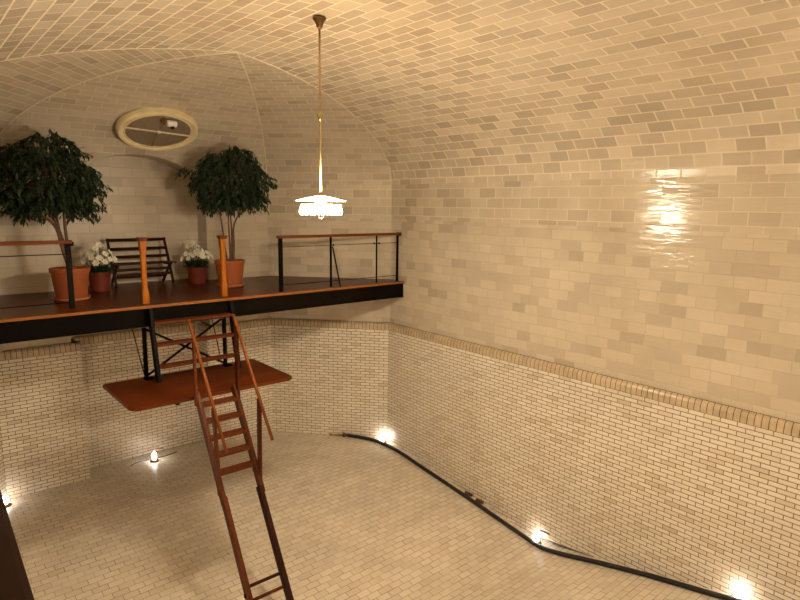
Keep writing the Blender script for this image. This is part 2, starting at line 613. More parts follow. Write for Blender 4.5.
# back facet, cut by the alcove arch
crR, crL = UR2[0] - XC, UL2[0] - XC
cols = sorted(set([XC + crL * (1 - k / 14) for k in range(14)] + [XC + crR * k / 14 for k in range(15)] + xs))
def z_lo(x):
    return arch_z(x) if AX0 - 1e-6 <= x <= AX1 + 1e-6 else ZS
def z_hi(x):
    mm = (x - XC) / crR if x >= XC else (x - XC) / crL
    return hz(mm)
def arc_at(z):
    k = min(1, max(0, (z - ZS) / HV))
    mm = math.sqrt(1 - k * k)
    for i in range(NM):
        if ms[i] >= mm >= ms[i + 1]:
            t = (ms[i] - mm) / max(1e-9, ms[i] - ms[i + 1])
            return arcF[i] + t * (arcF[i + 1] - arcF[i])
    return arcF[-1]
EPS = 1e-5
for xa, xb in zip(cols, cols[1:]):
    if xb - xa < 1e-6:
        continue
    xm = (xa + xb) / 2
    inside = AX0 < xm < AX1
    la, lb = (arch_z(xa), arch_z(xb)) if inside else (ZS, ZS)
    ha, hb = z_hi(xa), z_hi(xb)
    K = 16
    for k in range(K):
        def zz(l, h, t):
            # even steps along the angle of the ellipse
            a0 = math.asin(min(1, max(0, (l - ZS) / HV))); a1 = math.asin(min(1, (h - ZS) / HV))
            return ZS + HV * math.sin(a0 + (a1 - a0) * t)
        z0a, z1a = zz(la, ha, k / K), zz(la, ha, (k + 1) / K)
        z0b, z1b = zz(lb, hb, k / K), zz(lb, hb, (k + 1) / K)
        q = [W(xa, dome_y(z0a), z0a), W(xb, dome_y(z0b), z0b), W(xb, dome_y(z1b), z1b), W(xa, dome_y(z1a), z1a)]
        uvq = [(xa * S, V0 + arc_at(z0a)), (xb * S, V0 + arc_at(z0b)), (xb * S, V0 + arc_at(z1b)), (xa * S, V0 + arc_at(z1a))]
        if (q[0] - q[3]).length < 1e-4:
            q = q[:3]; uvq = uvq[:3]
        elif (q[1] - q[2]).length < 1e-4:
            q = [q[0], q[1], q[3]]; uvq = [uvq[0], uvq[1], uvq[3]]
        cl.quad(q, uvq).material_index = 1
ceiling = structure(cl.done('ceiling', [M['vault'], M['dome']], weld=False))

# raised mortar ribs along the meeting lines of the vaults
def rib(name, f, r):
    bm_ = bmesh.new()
    tube(bm_, [f(math.cos(PI / 2 * k / 40)) for k in range(41)], r, 6)
    return structure(link_mesh(name, bm_, M['ribmortar'], None, True))
k_ = 6
for side in (1, -1):
    cr = (UR2[0] - XC, UR2[1] - YC) if side == 1 else (UL2[0] - XC, UL2[1] - YC)
    rib('trim_%d' % k_, lambda m_: W(XC + side * A * m_, YC + (UR1[1] - YC) * m_, hz(m_)), .010)
    rib('trim_%d' % (k_ + 1), lambda m_: W(XC + cr[0] * m_, YC + cr[1] * m_, hz(m_)), .013)
    k_ += 2

# bullnose coping course on top of the pool walls
def coping(name, segs, depth=.075, pitch=.0795):
    bm = bmesh.new()
    zt, zb = (ZL + 3.28) * S, (ZB + 3.28) * S
    for (x0, y0, x1, y1) in segs:
        a, b = Vector((x0 * S, y0 * S, 0)), Vector((x1 * S, y1 * S, 0))
        d = (b - a); ln = d.length; d.normalize()
        nrm = Vector((-d.y, d.x, 0))         # towards the pool
        n = max(1, round(ln / pitch)); p = ln / n
        H = zt - zb
        prof = [(0.006, 0), (.004, .25 * H), (.002, .5 * H), (-.002, .66 * H), (-.014, .83 * H), (-.034, .955 * H), (-.06, H), (-.13, H)]
        for k in range(n):
            g = .0042
            s0, s1 = k * p + g, (k + 1) * p - g
            rings = []
            for sx, inset in ((s0, .003), (s0 + .006, 0), (s1 - .006, 0), (s1, .003)):
                rings.append([bm.verts.new(a + d * sx + nrm * (o_ - inset) + Vector((0, 0, zb + h_))) for o_, h_ in prof])
            for r0, r1 in zip(rings, rings[1:]):
                for j in range(len(prof) - 1):
                    f = bm.faces.new((r0[j], r1[j], r1[j + 1], r0[j + 1]))
                    if j >= len(prof) - 2:
                        f.material_index = 1
        # mortar bed
        pts = [(-.012, 0), (-.012, .6 * H), (-.024, .82 * H), (-.04, .93 * H), (-.06, .97 * H), (-.14, .97 * H)]
        r0 = [bm.verts.new(a - d * .0 + nrm * o_ + Vector((0, 0, zb + h_))) for o_, h_ in pts]
        r1 = [bm.verts.new(b + d * .0 + nrm * o_ + Vector((0, 0, zb + h_))) for o_, h_ in pts]
        for j in range(len(pts) - 1):
            f = bm.faces.new((r0[j], r1[j], r1[j + 1], r0[j + 1]))
            f.material_index = 1
    return structure(link_mesh(name, bm, [M['coping'], M['mortar']]))

coping('trim_1', [(LX, YF, *LR1)])
coping('trim_2', [(*LR1, *LR2)])
coping('trim_3', [(*LR2, BX1, LR2[1]), (BX1, LR2[1], BX1, BY), (BX1, BY, BX0, BY), (BX0, BY, BX0, LL2[1]), (BX0, LL2[1], *LL2)])
coping('trim_4', [(*LL2, *LL1)])
coping('trim_5', [(*LL1, LL1[0], YF)])

# ------------------------------------------------------------------ gallery deck
ZD = -1.0
YE = 5.965
dk = thing('gallery_deck', 'long dark polished wood deck on a black steel beam, across the end of the pool', 'deck', W(2.45, YE, ZD))
o_ = dk.location.copy()
def ploc(p): return Vector(p) - o_
bm = bmesh.new()
e = .004
outline = [(XUL + e, YE + .012), (XU - e, YE + .012), (XU - e, UR1[1]), (UR2[0], UR2[1] - e), (AX1, UR2[1] - e), (AX1 - e, UR2[1] - e), (AX1 - e, AY - e),
           (AX0 + e, AY - e), (AX0 + e, UR2[1] - e), (UL2[0], UL2[1] - e), (XUL + e, UL1[1])]
topv = [bm.verts.new(ploc(W(x, y, ZD))) for x, y in outline]
botv = [bm.verts.new(ploc(W(x, y, ZD - .028))) for x, y in outline]
bm.faces.new(topv); bm.faces.new(botv[::-1])
for k in range(len(outline)):
    k2 = (k + 1) % len(outline)
    bm.faces.new((topv[k], botv[k], botv[k2], topv[k2]))
link_mesh('decking', bm, M['deck'], dk)
bm = bmesh.new()
box(bm, ploc(W((XU + XUL) / 2, YE + .006, ZD - .012)), ((XU - XUL - .01) * S, .05, .04), bevel=.008)
no = link_mesh('nosing', bm, M['nosing'], dk); no['label'] = 'lighter wooden edge strip'
bm = bmesh.new()
box(bm, ploc(W((XU + XUL) / 2, YE + .03, ZD - .12)), ((XU - XUL - .01) * S, .05, .178 * S))
box(bm, ploc(W((XU + XUL) / 2, YE + .055, ZD - .205)), ((XU - XUL - .01) * S, .16, .014))
box(bm, ploc(W((XU + XUL) / 2, YE + .055, ZD - .038)), ((XU - XUL - .01) * S, .14, .014))
fb = link_mesh('fascia_beam', bm, M['steel'], dk); fb['label'] = 'black steel edge beam'
for x in (.4, 1.4, 2.4, 3.4, 4.4):
    bm = bmesh.new()
    box(bm, ploc(W(x, 6.75, ZD - .10)), (.08, 1.3 * S if x < 4 else .7 * S, .14 * S))
    link_mesh('joist', bm, M['steel'], dk)

# ------------------------------------------------------------------ guard railings
def cable(bm, a, b, r=.006):
    tube(bm, [a, b], r, 6)

ZR = -.372
g = thing('guard_railing', 'right-hand deck railing with wooden top rail, ending at the long side wall', 'railing', W(4.25, 6.05, ZD), group='deck railings')
o2 = g.location.copy()
def gl(x, y, z): return W(x, y, z) - o2
YR = 6.06
bm = bmesh.new(); bar(bm, gl(3.325, YR, ZR), gl(5.13, YR, ZR), .085, .05, bevel=.01)
link_mesh('top_rail', bm, M['rail'], g)
bm = bmesh.new(); box(bm, gl(5.135, YR, ZR - .004), (.04, .1, .075), bevel=.008); link_mesh('rail_end_block', bm, M['rail'], g)
for x, w_, dpt in ((3.362, .075, .03), (4.048, .032, .03), (4.755, .024, .024), (5.105, .04, .03)):
    bm = bmesh.new(); box(bm, gl(x, YR, (ZR + ZD) / 2 - .006), (w_, dpt, (ZR - ZD - .012) * S), bevel=.004)
    link_mesh('post', bm, M['steel'], g)
bm = bmesh.new(); bar(bm, gl(4.075, YR, -.505), gl(4.14, YR - .07, ZD - .0), .022, .022); link_mesh('brace', bm, M['steel'], g)
bm = bmesh.new(); box(bm, gl(4.05, YE - .022, ZD - .09), (.06, .03, .11), bevel=.01); link_mesh('bracket', bm, M['steel'], g)
for x in (4.085, 4.715, 4.795):
    bm = bmesh.new(); bmesh.ops.create_icosphere(bm, subdivisions=2, radius=.02, matrix=Matrix.Translation(gl(x, YR, -.487)))
    link_mesh('cable_clamp', bm, M['steel'], g, True)
bm = bmesh.new(); cable(bm, gl(3.38, YR, -.487), gl(5.10, YR, -.487)); link_mesh('cable', bm, M['steel'], g)
bm = bmesh.new(); cable(bm, gl(3.38, YR, -.925), gl(5.10, YR, -.925)); link_mesh('cable', bm, M['steel'], g)

g = thing('guard_railing', 'left-hand deck railing with wooden top rail, in front of the larger potted tree', 'railing', W(.5, 6.25, ZD), group='deck railings')
o2 = g.location.copy()
YR2 = 6.25
bm = bmesh.new(); bar(bm, gl(-.24, YR2, ZR - .003), gl(1.275, YR2, ZR - .003), .085, .052, bevel=.01); link_mesh('top_rail', bm, M['rail'], g)
for x in (1.24, -.1):
    bm = bmesh.new(); box(bm, gl(x, YR2, (ZR + ZD) / 2 - .012), (.07, .05, (ZR - ZD - .024) * S), bevel=.006); link_mesh('post', bm, M['steelgrey'], g)
bm = bmesh.new(); box(bm, gl(1.255, YR2, ZR - .02), (.10, .075, .06), bevel=.01); link_mesh('rail_end_block', bm, M['steel'], g)
bm = bmesh.new(); cable(bm, gl(-.2, YR2, -.487), gl(1.24, YR2, -.487), .007); link_mesh('cable', bm, M['steel'], g)
bm = bmesh.new(); cable(bm, gl(-.2, YR2, -.945), gl(1.24, YR2, -.945), .007); link_mesh('cable', bm, M['steel'], g)

# ------------------------------------------------------------------ wooden newel posts at the head of the stair
def newel(x, y, label):
    t = thing('newel_post', label, 'post', W(x, y, ZD), group='golden wooden posts at the stair head')
    H = (.655) * S
    bm = bmesh.new()
    def oct_ring(hw, ch, z):
        P = [(hw - ch, -hw), (hw, -hw + ch), (hw, hw - ch), (hw - ch, hw), (-hw + ch, hw), (-hw, hw - ch), (-hw, -hw + ch), (-hw + ch, -hw)]
        return [bm.verts.new((a, b, z)) for a, b in P]
    prof = [(.046, .001, 0), (.046, .001, .17), (.044, .014, .20), (.037, .012, .24), (.037, .012, H - .2), (.044, .012, H - .17), (.044, .002, H - .15), (.044, .001, H - .05)]
    rings = [oct_ring(*p) for p in prof]
    for a, b in zip(rings, rings[1:]):
        for k in range(8):
            bm.faces.new((a[k], a[(k + 1) % 8], b[(k + 1) % 8], b[k]))
    bm.faces.new(rings[0][::-1]); bm.faces.new(rings[-1])
    link_mesh('shaft', bm, M['oak'], t)
    bm = bmesh.new()
    box(bm, (0, 0, H - .04), (.115, .115, .022), bevel=.006)
    box(bm, (0, 0, H - .012), (.135, .135, .034), bevel=.01)
    c = link_mesh('cap', bm, M['mahogany'], t); c['label'] = 'darker reddish cap'

newel(1.875, 6.14, 'golden wooden post with a dark cap, in front of the slatted bench')
newel(2.70, 6.13, 'golden wooden post with a dark cap, in front of the smaller potted tree')

# ------------------------------------------------------------------ hanging platform
ZP = -1.735
pf = thing('hanging_platform', 'red mahogany platform board hung below the deck by black steel straps', 'platform', W(2.2, 5.6, ZP))
o2 = pf.location.copy()
bm = bmesh.new()
x0, x1, y0, y1 = 1.405, 2.985, 5.145, 6.055
def rr_outline():
    out = []
    for (cx, cy, a0, r) in ((x0, y0, PI, .07), (x1, y0, 1.5 * PI, .06), (x1, y1, 0, .02), (x0, y1, .5 * PI, .02)):
        ccx = cx + (r if cx == x0 else -r); ccy = cy + (r if cy == y0 else -r)
        for k in range(7):
            a = a0 + k * PI / 12
            out.append((ccx + r * math.cos(a), ccy + r * math.sin(a)))
    return out
ol = rr_outline()
tv = [bm.verts.new(gl(x, y, ZP)) for x, y in ol]; bv = [bm.verts.new(gl(x, y, ZP - .03)) for x, y in ol]
bm.faces.new(tv); bm.faces.new(bv[::-1])
for k in range(len(ol)):
    k2 = (k + 1) % len(ol)
    bm.faces.new((tv[k], bv[k], bv[k2], tv[k2]))
es = [e_ for e_ in bm.edges if len(e_.link_faces) == 2 and any(len(f.verts) > 4 for f in e_.link_faces)]
bmesh.ops.bevel(bm, geom=es, offset=.012, segments=2, affect='EDGES')
link_mesh('platform_board', bm, M['platform'], pf)
YH = 5.99
for x in (1.80, 2.628):
    bm = bmesh.new(); box(bm, gl(x, YH, (-1.218 + ZP) / 2), (.058, .03, (-1.218 - ZP) * S), bevel=.003); hg = link_mesh('hanger', bm, M['steel'], pf)
    bm = bmesh.new(); box(bm, gl(x + .01, YH - .03, ZP + .008), (.12, .12, .022), bevel=.004); link_mesh('hanger_foot', bm, M['steel'], hg)
bm = bmesh.new(); bar(bm, gl(1.82, YH + .012, -1.24), gl(2.62, YH + .012, -1.712), .012, .036); link_mesh('cross_brace', bm, M['steel'], pf)
bm = bmesh.new(); bar(bm, gl(2.61, YH + .026, -1.225), gl(1.82, YH + .026, -1.712), .012, .036); link_mesh('cross_brace', bm, M['steel'], pf)
bm = bmesh.new(); tube(bm, [gl(1.695, YH + .01, -1.215), gl(1.785, YH + .01, -1.70)], .008, 6); link_mesh('tie_rod', bm, M['steel'], pf)
bm = bmesh.new(); tube(bm, [gl(2.515, YH + .05, -1.215), gl(2.605, YH + .05, -1.70)], .008, 6); link_mesh('tie_rod', bm, M['steel'], pf)
for x, yc2, l2 in ((1.83, 5.62, .80), (2.66, 5.72, .56)):
    bm = bmesh.new(); box(bm, gl(x, yc2, ZP - .055), (.05, l2 * S, .038 * S), bevel=.004); link_mesh('support_beam', bm, M['steel'], pf)

# ------------------------------------------------------------------ steep stair, deck to platform
st = thing('stair', 'short steep stair of wooden treads between black steel stringers, deck to platform', 'stair', W(2.26, 5.8, ZP))
o2 = st.location.copy()
for x in (1.848, 2.678):
    bm = bmesh.new()
    a, b = gl(x, 5.935, -1.025), gl(x, 5.775, ZP + .003)
    bar(bm, a, b, .05, .12, upv=(0, 1, 0), bevel=.004)
    link_mesh('stringer', bm, M['steelgrey'], st)
for z, yy in ((-1.165, 5.895), (-1.373, 5.848), (-1.585, 5.80)):
    bm = bmesh.new()
    box(bm, gl(2.263, yy, z), (.80 * S, .17, .036), bevel=.006)
    link_mesh('tread', bm, M['mahogany'], st)

# ------------------------------------------------------------------ ladder down into the pool
ld = thing('pool_ladder', 'tall red-brown wooden ladder with two handrails, leaning from platform to pool floor', 'ladder', W(2.14, 4.1, -3.53))
o2 = ld.location.copy()
def ly(z): return 5.105 + (z - ZP) * .615       # stringer line in side view
zbot = -3.53
LXA, LXB = 1.965, 2.322
for x in (LXA, LXB):
    bm = bmesh.new()
    bar(bm, gl(x, ly(-1.70), -1.70), gl(x, ly(-2.56), -2.56), .052, .115, bevel=.004, upv=(0, 1, 0))
    link_mesh('stringer', bm, M['mahogany'], ld)
    bm = bmesh.new()
    dx = .012 if x == LXA else -.012
    xl = x if x == LXA else x - .02
    bar(bm, gl(xl, ly(-2.50) - .02, -2.50), gl(xl, ly(zbot) - .02, zbot), .060, .11, bevel=.005, upv=(0, 1, 0))
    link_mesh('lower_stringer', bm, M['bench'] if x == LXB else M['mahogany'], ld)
    for z in (-3.2,):
        bm = bmesh.new(); box(bm, gl(x + (-.018 if x == LXB else -.016), ly(z), z), (.03, .05, .05), bevel=.008); link_mesh('bolt', bm, M['steel'], ld)
for z in (-1.795, -1.926, -2.060, -2.192, -2.325):
    bm = bmesh.new()
    box(bm, gl((LXA + LXB) / 2, ly(z) - .01, z), ((LXB - LXA) * S - .02, .15, .036), bevel=.004)
    link_mesh('tread', bm, M['mahogany'], ld)
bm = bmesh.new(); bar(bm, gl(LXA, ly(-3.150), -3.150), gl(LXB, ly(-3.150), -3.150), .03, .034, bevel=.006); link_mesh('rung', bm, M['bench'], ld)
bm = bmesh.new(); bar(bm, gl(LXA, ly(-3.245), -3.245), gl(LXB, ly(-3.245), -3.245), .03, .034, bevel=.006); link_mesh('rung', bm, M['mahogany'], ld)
def hr(z): return 5.13 + (z + 1.025) * .703
for x, s_ in ((1.925, -1), (2.345, 1)):
    bm = bmesh.new()
    tube(bm, [gl(x, hr(-1.02), -1.02), gl(x, hr(-2.02), -2.02)], .0215, 12)
    link_mesh('handrail', bm, M['pole'], ld, True)
    xs_ = LXA - .012 if s_ < 0 else LXB + .012
    ztop = -1.025 + (5.06 - 5.13) / .703
    bm = bmesh.new()
    wd = .05 if s_ < 0 else .085
    bar(bm, gl((x + xs_) / 2 + .00, 5.075, -1.80), gl((x + xs_) / 2, 5.075, ztop + .01), .032, wd, upv=(0, 1, 0), bevel=.004)
    link_mesh('upper_post', bm, M['mahogany'], ld)
    bm = bmesh.new()
    ztop = -1.025 + (4.65 - 5.13) / .703
    bar(bm, gl(xs_, 4.66, -2.50), gl(x, 4.66, ztop - .0), .032, .085, upv=(0, 1, 0), bevel=.004)
    link_mesh('lower_post', bm, M['mahogany'], ld)

# ------------------------------------------------------------------ pots, trees, flowers
def pot(parent, r_top, r_bot, h, mat, saucer=None, rim=.03):
    bm = bmesh.new()
    z0 = .02 if saucer else 0.0
    t = .018
    lathe(bm, [(0, z0), (r_bot, z0), (r_bot + (r_top - r_bot) * .86, h * .86), (r_top + rim * .25, h * .865), (r_top + rim * .35, h * .985), (r_top + rim * .2, h),
               (r_top - t, h), (r_top - t, h * .9), (r_top - t - .01, h * .86), (0, h * .86)], 40)
    p = link_mesh('pot', bm, mat, parent, True)
    p.modifiers.new('e', 'EDGE_SPLIT').split_angle = math.radians(35)
    if saucer:
        bm = bmesh.new()
        lathe(bm, [(0, 0), (r_bot + .025, 0), (r_bot + .05, .04), (r_bot + .038, .042), (r_bot + .02, .018), (0, .018)], 40)
        s_ = link_mesh('saucer', bm, saucer, p, True); s_['label'] = 'paler saucer under the pot'
    bm = bmesh.new()
    rs = r_top - t - .004
    for k in range(1):
        lathe(bm, [(0, h * .905), (rs * .5, h * .902), (rs, h * .89)], 24)
    for v_ in bm.verts:
        v_.co.z += random.uniform(-.006, .006)
    link_mesh('soil', bm, M['soil'], p)


def leaf_geo(bm, base, d, up_, ln, wd, fold=.25, droop=.25):
    d = d.normalized()
    s_ = d.cross(up_)
    if s_.length < 1e-3:
        s_ = Vector((1, 0, 0))
    s_.normalize()
    n_ = s_.cross(d).normalized()
    mid = base + d * ln * .45
    tip = base + d * ln - n_ * droop * ln * .4
    l_ = mid + s_ * wd * .5 + n_ * fold * wd * .5
    r_ = mid - s_ * wd * .5 + n_ * fold * wd * .5
    v0, v1, v2, v3, v4 = [bm.verts.new(p) for p in (base, l_, tip, r_, mid)]
    bm.faces.new((v0, v1, v4)); bm.faces.new((v1, v2, v4)); bm.faces.new((v4, v2, v3)); bm.faces.new((v0, v4, v3))


def tree(name, label, loc, pr, pb, ph, crown_c, crown_r, trunks, seed, nclump, extra=(), lean=0.0):
    rnd = random.Random(seed)
    t = thing(name, label, 'tree', loc, group='potted weeping fig trees')
    pot(t, pr, pb, ph, M['terracotta'], M['terra_pale'])
    cc = Vector(crown_c)
    R = Vector(crown_r)
    for pts, rad in trunks:
        P = smooth_path(pts, 5)
        n = len(P)
        bm = bmesh.new()
        tube(bm, P, [rad * (1 - .55 * k / (n - 1)) for k in range(n)], 8)
        link_mesh('trunk', bm, M['bark'], t, True)
    # twigs from the trunk tips out to the clumps
    tips = [Vector(p[-1]) for p, _ in trunks]
    clumps = []
    for i in range(nclump):
        while True:
            d = Vector((rnd.uniform(-1, 1), rnd.uniform(-1, 1), rnd.uniform(-.75, 1)))
            if .25 < d.length < 1:
                break
        rr = d.length
        d.normalize()
        rr = rr ** .45
        bump = 1 + .16 * math.sin(5 * math.atan2(d.y, d.x) + seed) * (1 - abs(d.z)) + .10 * math.sin(9 * d.z + 3 * d.x + seed)
        p = cc + Vector((d.x * R.x, d.y * R.y, d.z * R.z)) * rr * bump
        # flat underside with an arched middle
        hd = math.hypot((p.x - cc.x) / R.x, (p.y - cc.y) / R.y)
        zmin = cc.z - R.z * (.35 + .38 * min(1, hd))
        if p.z < zmin:
            p.z = zmin + rnd.uniform(-.10, .12)
        clumps.append((p, d))
    for p in extra:
        clumps.append((Vector(p), (Vector(p) - cc).normalized()))
    bmt = bmesh.new()
    for p, d in clumps[::3]:
        a = min(tips, key=lambda q: (q - p).length)
        mid = (a + p) / 2 + Vector((0, 0, .08))
        tube(bmt, [a, mid, p], [.009, .006, .003], 4, cap=False)
    link_mesh('twigs', bmt, M['bark'], t)
    bm = bmesh.new()
    for p, d in clumps:
        out = Vector((d.x, d.y, d.z * .3))
        axis = (out + Vector((rnd.uniform(-.5, .5), rnd.uniform(-.5, .5), rnd.uniform(-.9, -.1)))).normalized()
        ln = rnd.uniform(.14, .26)
        nl = rnd.randint(9, 13)
        for k in range(nl):
            tt = k / nl
            b_ = p + axis * ln * (tt - .35) + Vector((0, 0, -.05 * tt * tt))
            side = Vector((rnd.gauss(0, 1), rnd.gauss(0, 1), rnd.gauss(0, .6)))
            dd = axis * .8 + side.normalized() * .75 + Vector((0, 0, -.55))
            leaf_geo(bm, b_, dd, Vector((rnd.uniform(-.4, .4), rnd.uniform(-.4, .4), 1)), rnd.uniform(.075, .125), rnd.uniform(.03, .046))
    link_mesh('foliage', bm, M['leaf'], t)
    return t


def wl(loc, *p):
    return W(*p) - loc

loc = W(1.352, 6.80, ZD + .001)
T = lambda *p: tuple(W(*p) - loc)
trL = [([T(1.36, 6.8, -.72), T(1.30, 6.8, -.48), T(1.255, 6.78, -.27), T(1.16, 6.76, -.16), T(1.0, 6.74, -.09), T(.93, 6.74, .05)], .026),
       ([T(1.37, 6.82, -.72), T(1.325, 6.82, -.45), T(1.27, 6.84, -.22), T(1.20, 6.86, -.10), T(1.15, 6.88, .12)], .028),
       ([T(1.375, 6.79, -.72), T(1.345, 6.79, -.42), T(1.335, 6.78, -.10), T(1.375, 6.76, .02), T(1.42, 6.75, .2)], .028),
       ([T(1.36, 6.83, -.72), T(1.30, 6.86, -.30), T(1.27, 6.86, -.02), T(1.22, 6.84, .25)], .02)]
tree('potted_tree', 'larger potted fig tree, dense dark crown cropped by the left edge of the photo', loc, .275, .215, .50,
     T(1.205, 6.78, .20), (.64, .60, .66), trL, 11, 700, [T(1.66, 6.7, .03), T(1.60, 6.72, .0), T(1.64, 6.7, .12), T(1.63, 6.7, -.03)])

loc = W(3.10, 6.84, ZD + .001)
trR = [([T(3.07, 6.83, -.72), T(3.045, 6.83, -.55), T(3.02, 6.82, -.35), T(2.985, 6.8, -.15), T(2.96, 6.8, .1)], .022),
       ([T(3.115, 6.85, -.72), T(3.11, 6.85, -.45), T(3.105, 6.85, -.2), T(3.12, 6.86, .15)], .022),
       ([T(3.14, 6.83, -.72), T(3.155, 6.83, -.5), T(3.16, 6.83, -.28), T(3.23, 6.82, -.12), T(3.33, 6.8, .08)], .026),
       ([T(3.13, 6.86, -.72), T(3.15, 6.87, -.35), T(3.14, 6.88, -.05), T(3.12, 6.88, .25)], .02)]
tree('potted_tree', 'smaller potted fig tree with bare thin stems, behind the right golden post', loc, .265, .21, .485,
     T(3.15, 6.82, .26), (.60, .58, .60), trR, 23, 600,
     [T(2.64, 6.8, .36), T(2.60, 6.8, .37), T(2.68, 6.8, .34), T(2.73, 6.8, .33), T(2.56, 6.8, .375)])

# flowers
def blossom_mesh(r):
    bm = bmesh.new()
    for k in range(6):
        a = k * PI / 3
        d = Vector((math.cos(a), math.sin(a), .35))
        s_ = Vector((-math.sin(a), math.cos(a), 0))
        c0 = bm.verts.new((0, 0, 0))
        pa = bm.verts.new(d * r * .55 + s_ * r * .36)
        pb_ = bm.verts.new(d * r * 1.0 + Vector((0, 0, -.1 * r)))
        pc = bm.verts.new(d * r * .55 - s_ * r * .36)
        pm = bm.verts.new(d * r * .6 + Vector((0, 0, -.12 * r)))
        for f in ((c0, pa, pm), (pa, pb_, pm), (pm, pb_, pc), (c0, pm, pc)):
            bm.faces.new(f)
    n0 = len(bm.faces)
    bmesh.ops.create_icosphere(bm, subdivisions=1, radius=r * .14, matrix=Matrix.Translation((0, 0, r * .12)))
    bm.faces.ensure_lookup_table()
    for f in bm.faces[n0:]:
        f.material_index = 1
    me = bpy.data.meshes.new('blossom')
    bm.to_mesh(me); bm.free()
    me.materials.append(M['petal']); me.materials.append(M['stamen'])
    return me


def flowers(label, loc, pr, pb, ph, spread, top, n, r, seed, skew=(0, 0)):
    rnd = random.Random(seed)
    t = thing('potted_flowers', label, 'potted flowers', loc, group='white flowers in red pots beside the bench')
    pot(t, pr, pb, ph, M['terra_dark'])
    bm = bmesh.new()
    for i in range(330):
        a = rnd.uniform(0, 2 * PI); rr = spread * .92 * math.sqrt(rnd.random())
        base = Vector((rr * math.cos(a) * .75, rr * math.sin(a) * .75, ph * .9 + rnd.uniform(0, .10)))
        d = Vector((math.cos(a) * rnd.uniform(.3, 1.1), math.sin(a) * rnd.uniform(.3, 1.1), rnd.uniform(-.2, 1)))
        leaf_geo(bm, base, d, Vector((0, 0, 1)), rnd.uniform(.06, .11), rnd.uniform(.03, .045))
    link_mesh('leaves', bm, M['leaf2'], t)
    mesh = blossom_mesh(r)
    stems = bmesh.new()
    for i in range(n):
        ang = rnd.uniform(0, 2 * PI); k = math.sqrt((i + .5) / n)
        x, y = spread * k * math.cos(i * 2.4) + skew[0] * rnd.random(), spread * k * math.sin(i * 2.4) * .9
        z = ph + .085 + (top - ph - .085) * (1 - .7 * k * k) * rnd.uniform(.45, 1.05)
        o = bpy.data.objects.new('blossom', mesh)
        COL.objects.link(o)
        o.parent = t
        o.location = (x, y, z)
        tilt = Vector((x * 1.4 + rnd.uniform(-.15, .15), y * 1.4 - .18 + rnd.uniform(-.15, .15), .22))
        o.rotation_euler = tilt.to_track_quat('Z', 'Y').to_euler()
        o.scale = (1, 1, 1) if False else Vector((1, 1, 1)) * rnd.uniform(.8, 1.15)
        tube(stems, [(x * .4, y * .4, ph * .9), (x * .8, y * .8, (ph + z) / 2), (x, y, z - .006)], .003, 4, cap=False)
    link_mesh('stems', stems, M['leaf2'], t)

flowers('pot of white flowers standing between the larger tree and the bench', W(1.745, 7.30, ZD + .001), .185, .145, .335, .27, .80, 30, .068, 3)
flowers('pot of white flowers standing between the bench and the smaller tree', W(2.885, 7.33, ZD + .001), .182, .148, .325, .29, .76, 40, .058, 5)

# ------------------------------------------------------------------ bench
bn = thing('slatted_bench', 'dark red-brown folding slatted bench standing in the arched alcove', 'bench', W(2.275, 7.52, ZD + .011))
HWB = .505
yb_top, yf_foot = .23, -.20
def back_pt(z): return yf_foot + (yb_top - yf_foot) * (z / .83) ** 1.0
for s_ in (-1, 1):
    bm = bmesh.new(); bar(bm, (s_ * HWB, yf_foot, 0.0), (s_ * HWB, yb_top, .84), .036, .05, upv=(0, 1, 0), bevel=.005); link_mesh('back_leg_frame', bm, M['bench'], bn)
    bm = bmesh.new(); bar(bm, (s_ * (HWB - .04), .26, 0.0), (s_ * (HWB - .04), -.16, .375), .034, .05, upv=(0, 1, 0), bevel=.005); link_mesh('seat_leg_frame', bm, M['bench'], bn)
    bm = bmesh.new(); bar(bm, (s_ * (HWB - .04), -.24, .375), (s_ * (HWB - .04), .14, .36), .034, .04, bevel=.005); link_mesh('seat_rail', bm, M['bench'], bn)
for z in (.815, .655, .515):
    bm = bmesh.new(); y_ = back_pt(z)
    bar(bm, (-HWB - .02, y_ - .02, z), (HWB + .02, y_ - .02, z), .022, .055, upv=(0, -.45, .9), bevel=.004); link_mesh('back_slat', bm, M['bench'], bn)
for y_ in (-.25, -.165, -.08, .005):
    bm = bmesh.new(); box(bm, (0, y_, .405), (2 * HWB + .08, .065, .022), bevel=.004); link_mesh('seat_slat', bm, M['bench'], bn)
for (y_, z) in ((-.11, .29), (-.14, .20), (.10, .14)):
    bm = bmesh.new(); box(bm, (0, y_, z), (2 * HWB - .06, .022, .05), bevel=.004); link_mesh('stretcher', bm, M['bench'], bn)

# ------------------------------------------------------------------ oval vent in the end vault
nrm = Vector((0, -.356, -.523)).normalized()       # chord across the curved facet, facing the room
vt = thing('oval_vent', 'large oval cream-framed vent grille set in the end vault above the alcove', 'vent')
xax = Vector((1, 0, 0)); yax = nrm.cross(xax).normalized()
Mv = Matrix((xax, yax, nrm)).transposed().to_4x4()
Mv.translation = W(2.405, 7.08, .82) + nrm * .03
vt.matrix_world = Mv
RX = .665
bm = bmesh.new()
lathe(bm, [(RX - .125, .0), (RX - .12, .035), (RX - .085, .03), (RX - .06, .055), (RX - .02, .06), (RX, .045), (RX + .012, .01), (RX + .012, -.06), (RX - .125, -.06), (RX - .125, .0)], 72)
OV = .74
bmesh.ops.scale(bm, verts=bm.verts, vec=(1, OV, 1))
fr = link_mesh('vent_frame', bm, M['vent'], vt, True); fr.modifiers.new('e', 'EDGE_SPLIT').split_angle = math.radians(40)
bm = bmesh.new()
lathe(bm, [(0, .008), (RX - .12, .008)], 64)
bmesh.ops.scale(bm, verts=bm.verts, vec=(1, OV, 1))
link_mesh('backing', bm, M['black'], vt)
bm = bmesh.new()
ra = RX - .12
n = 46
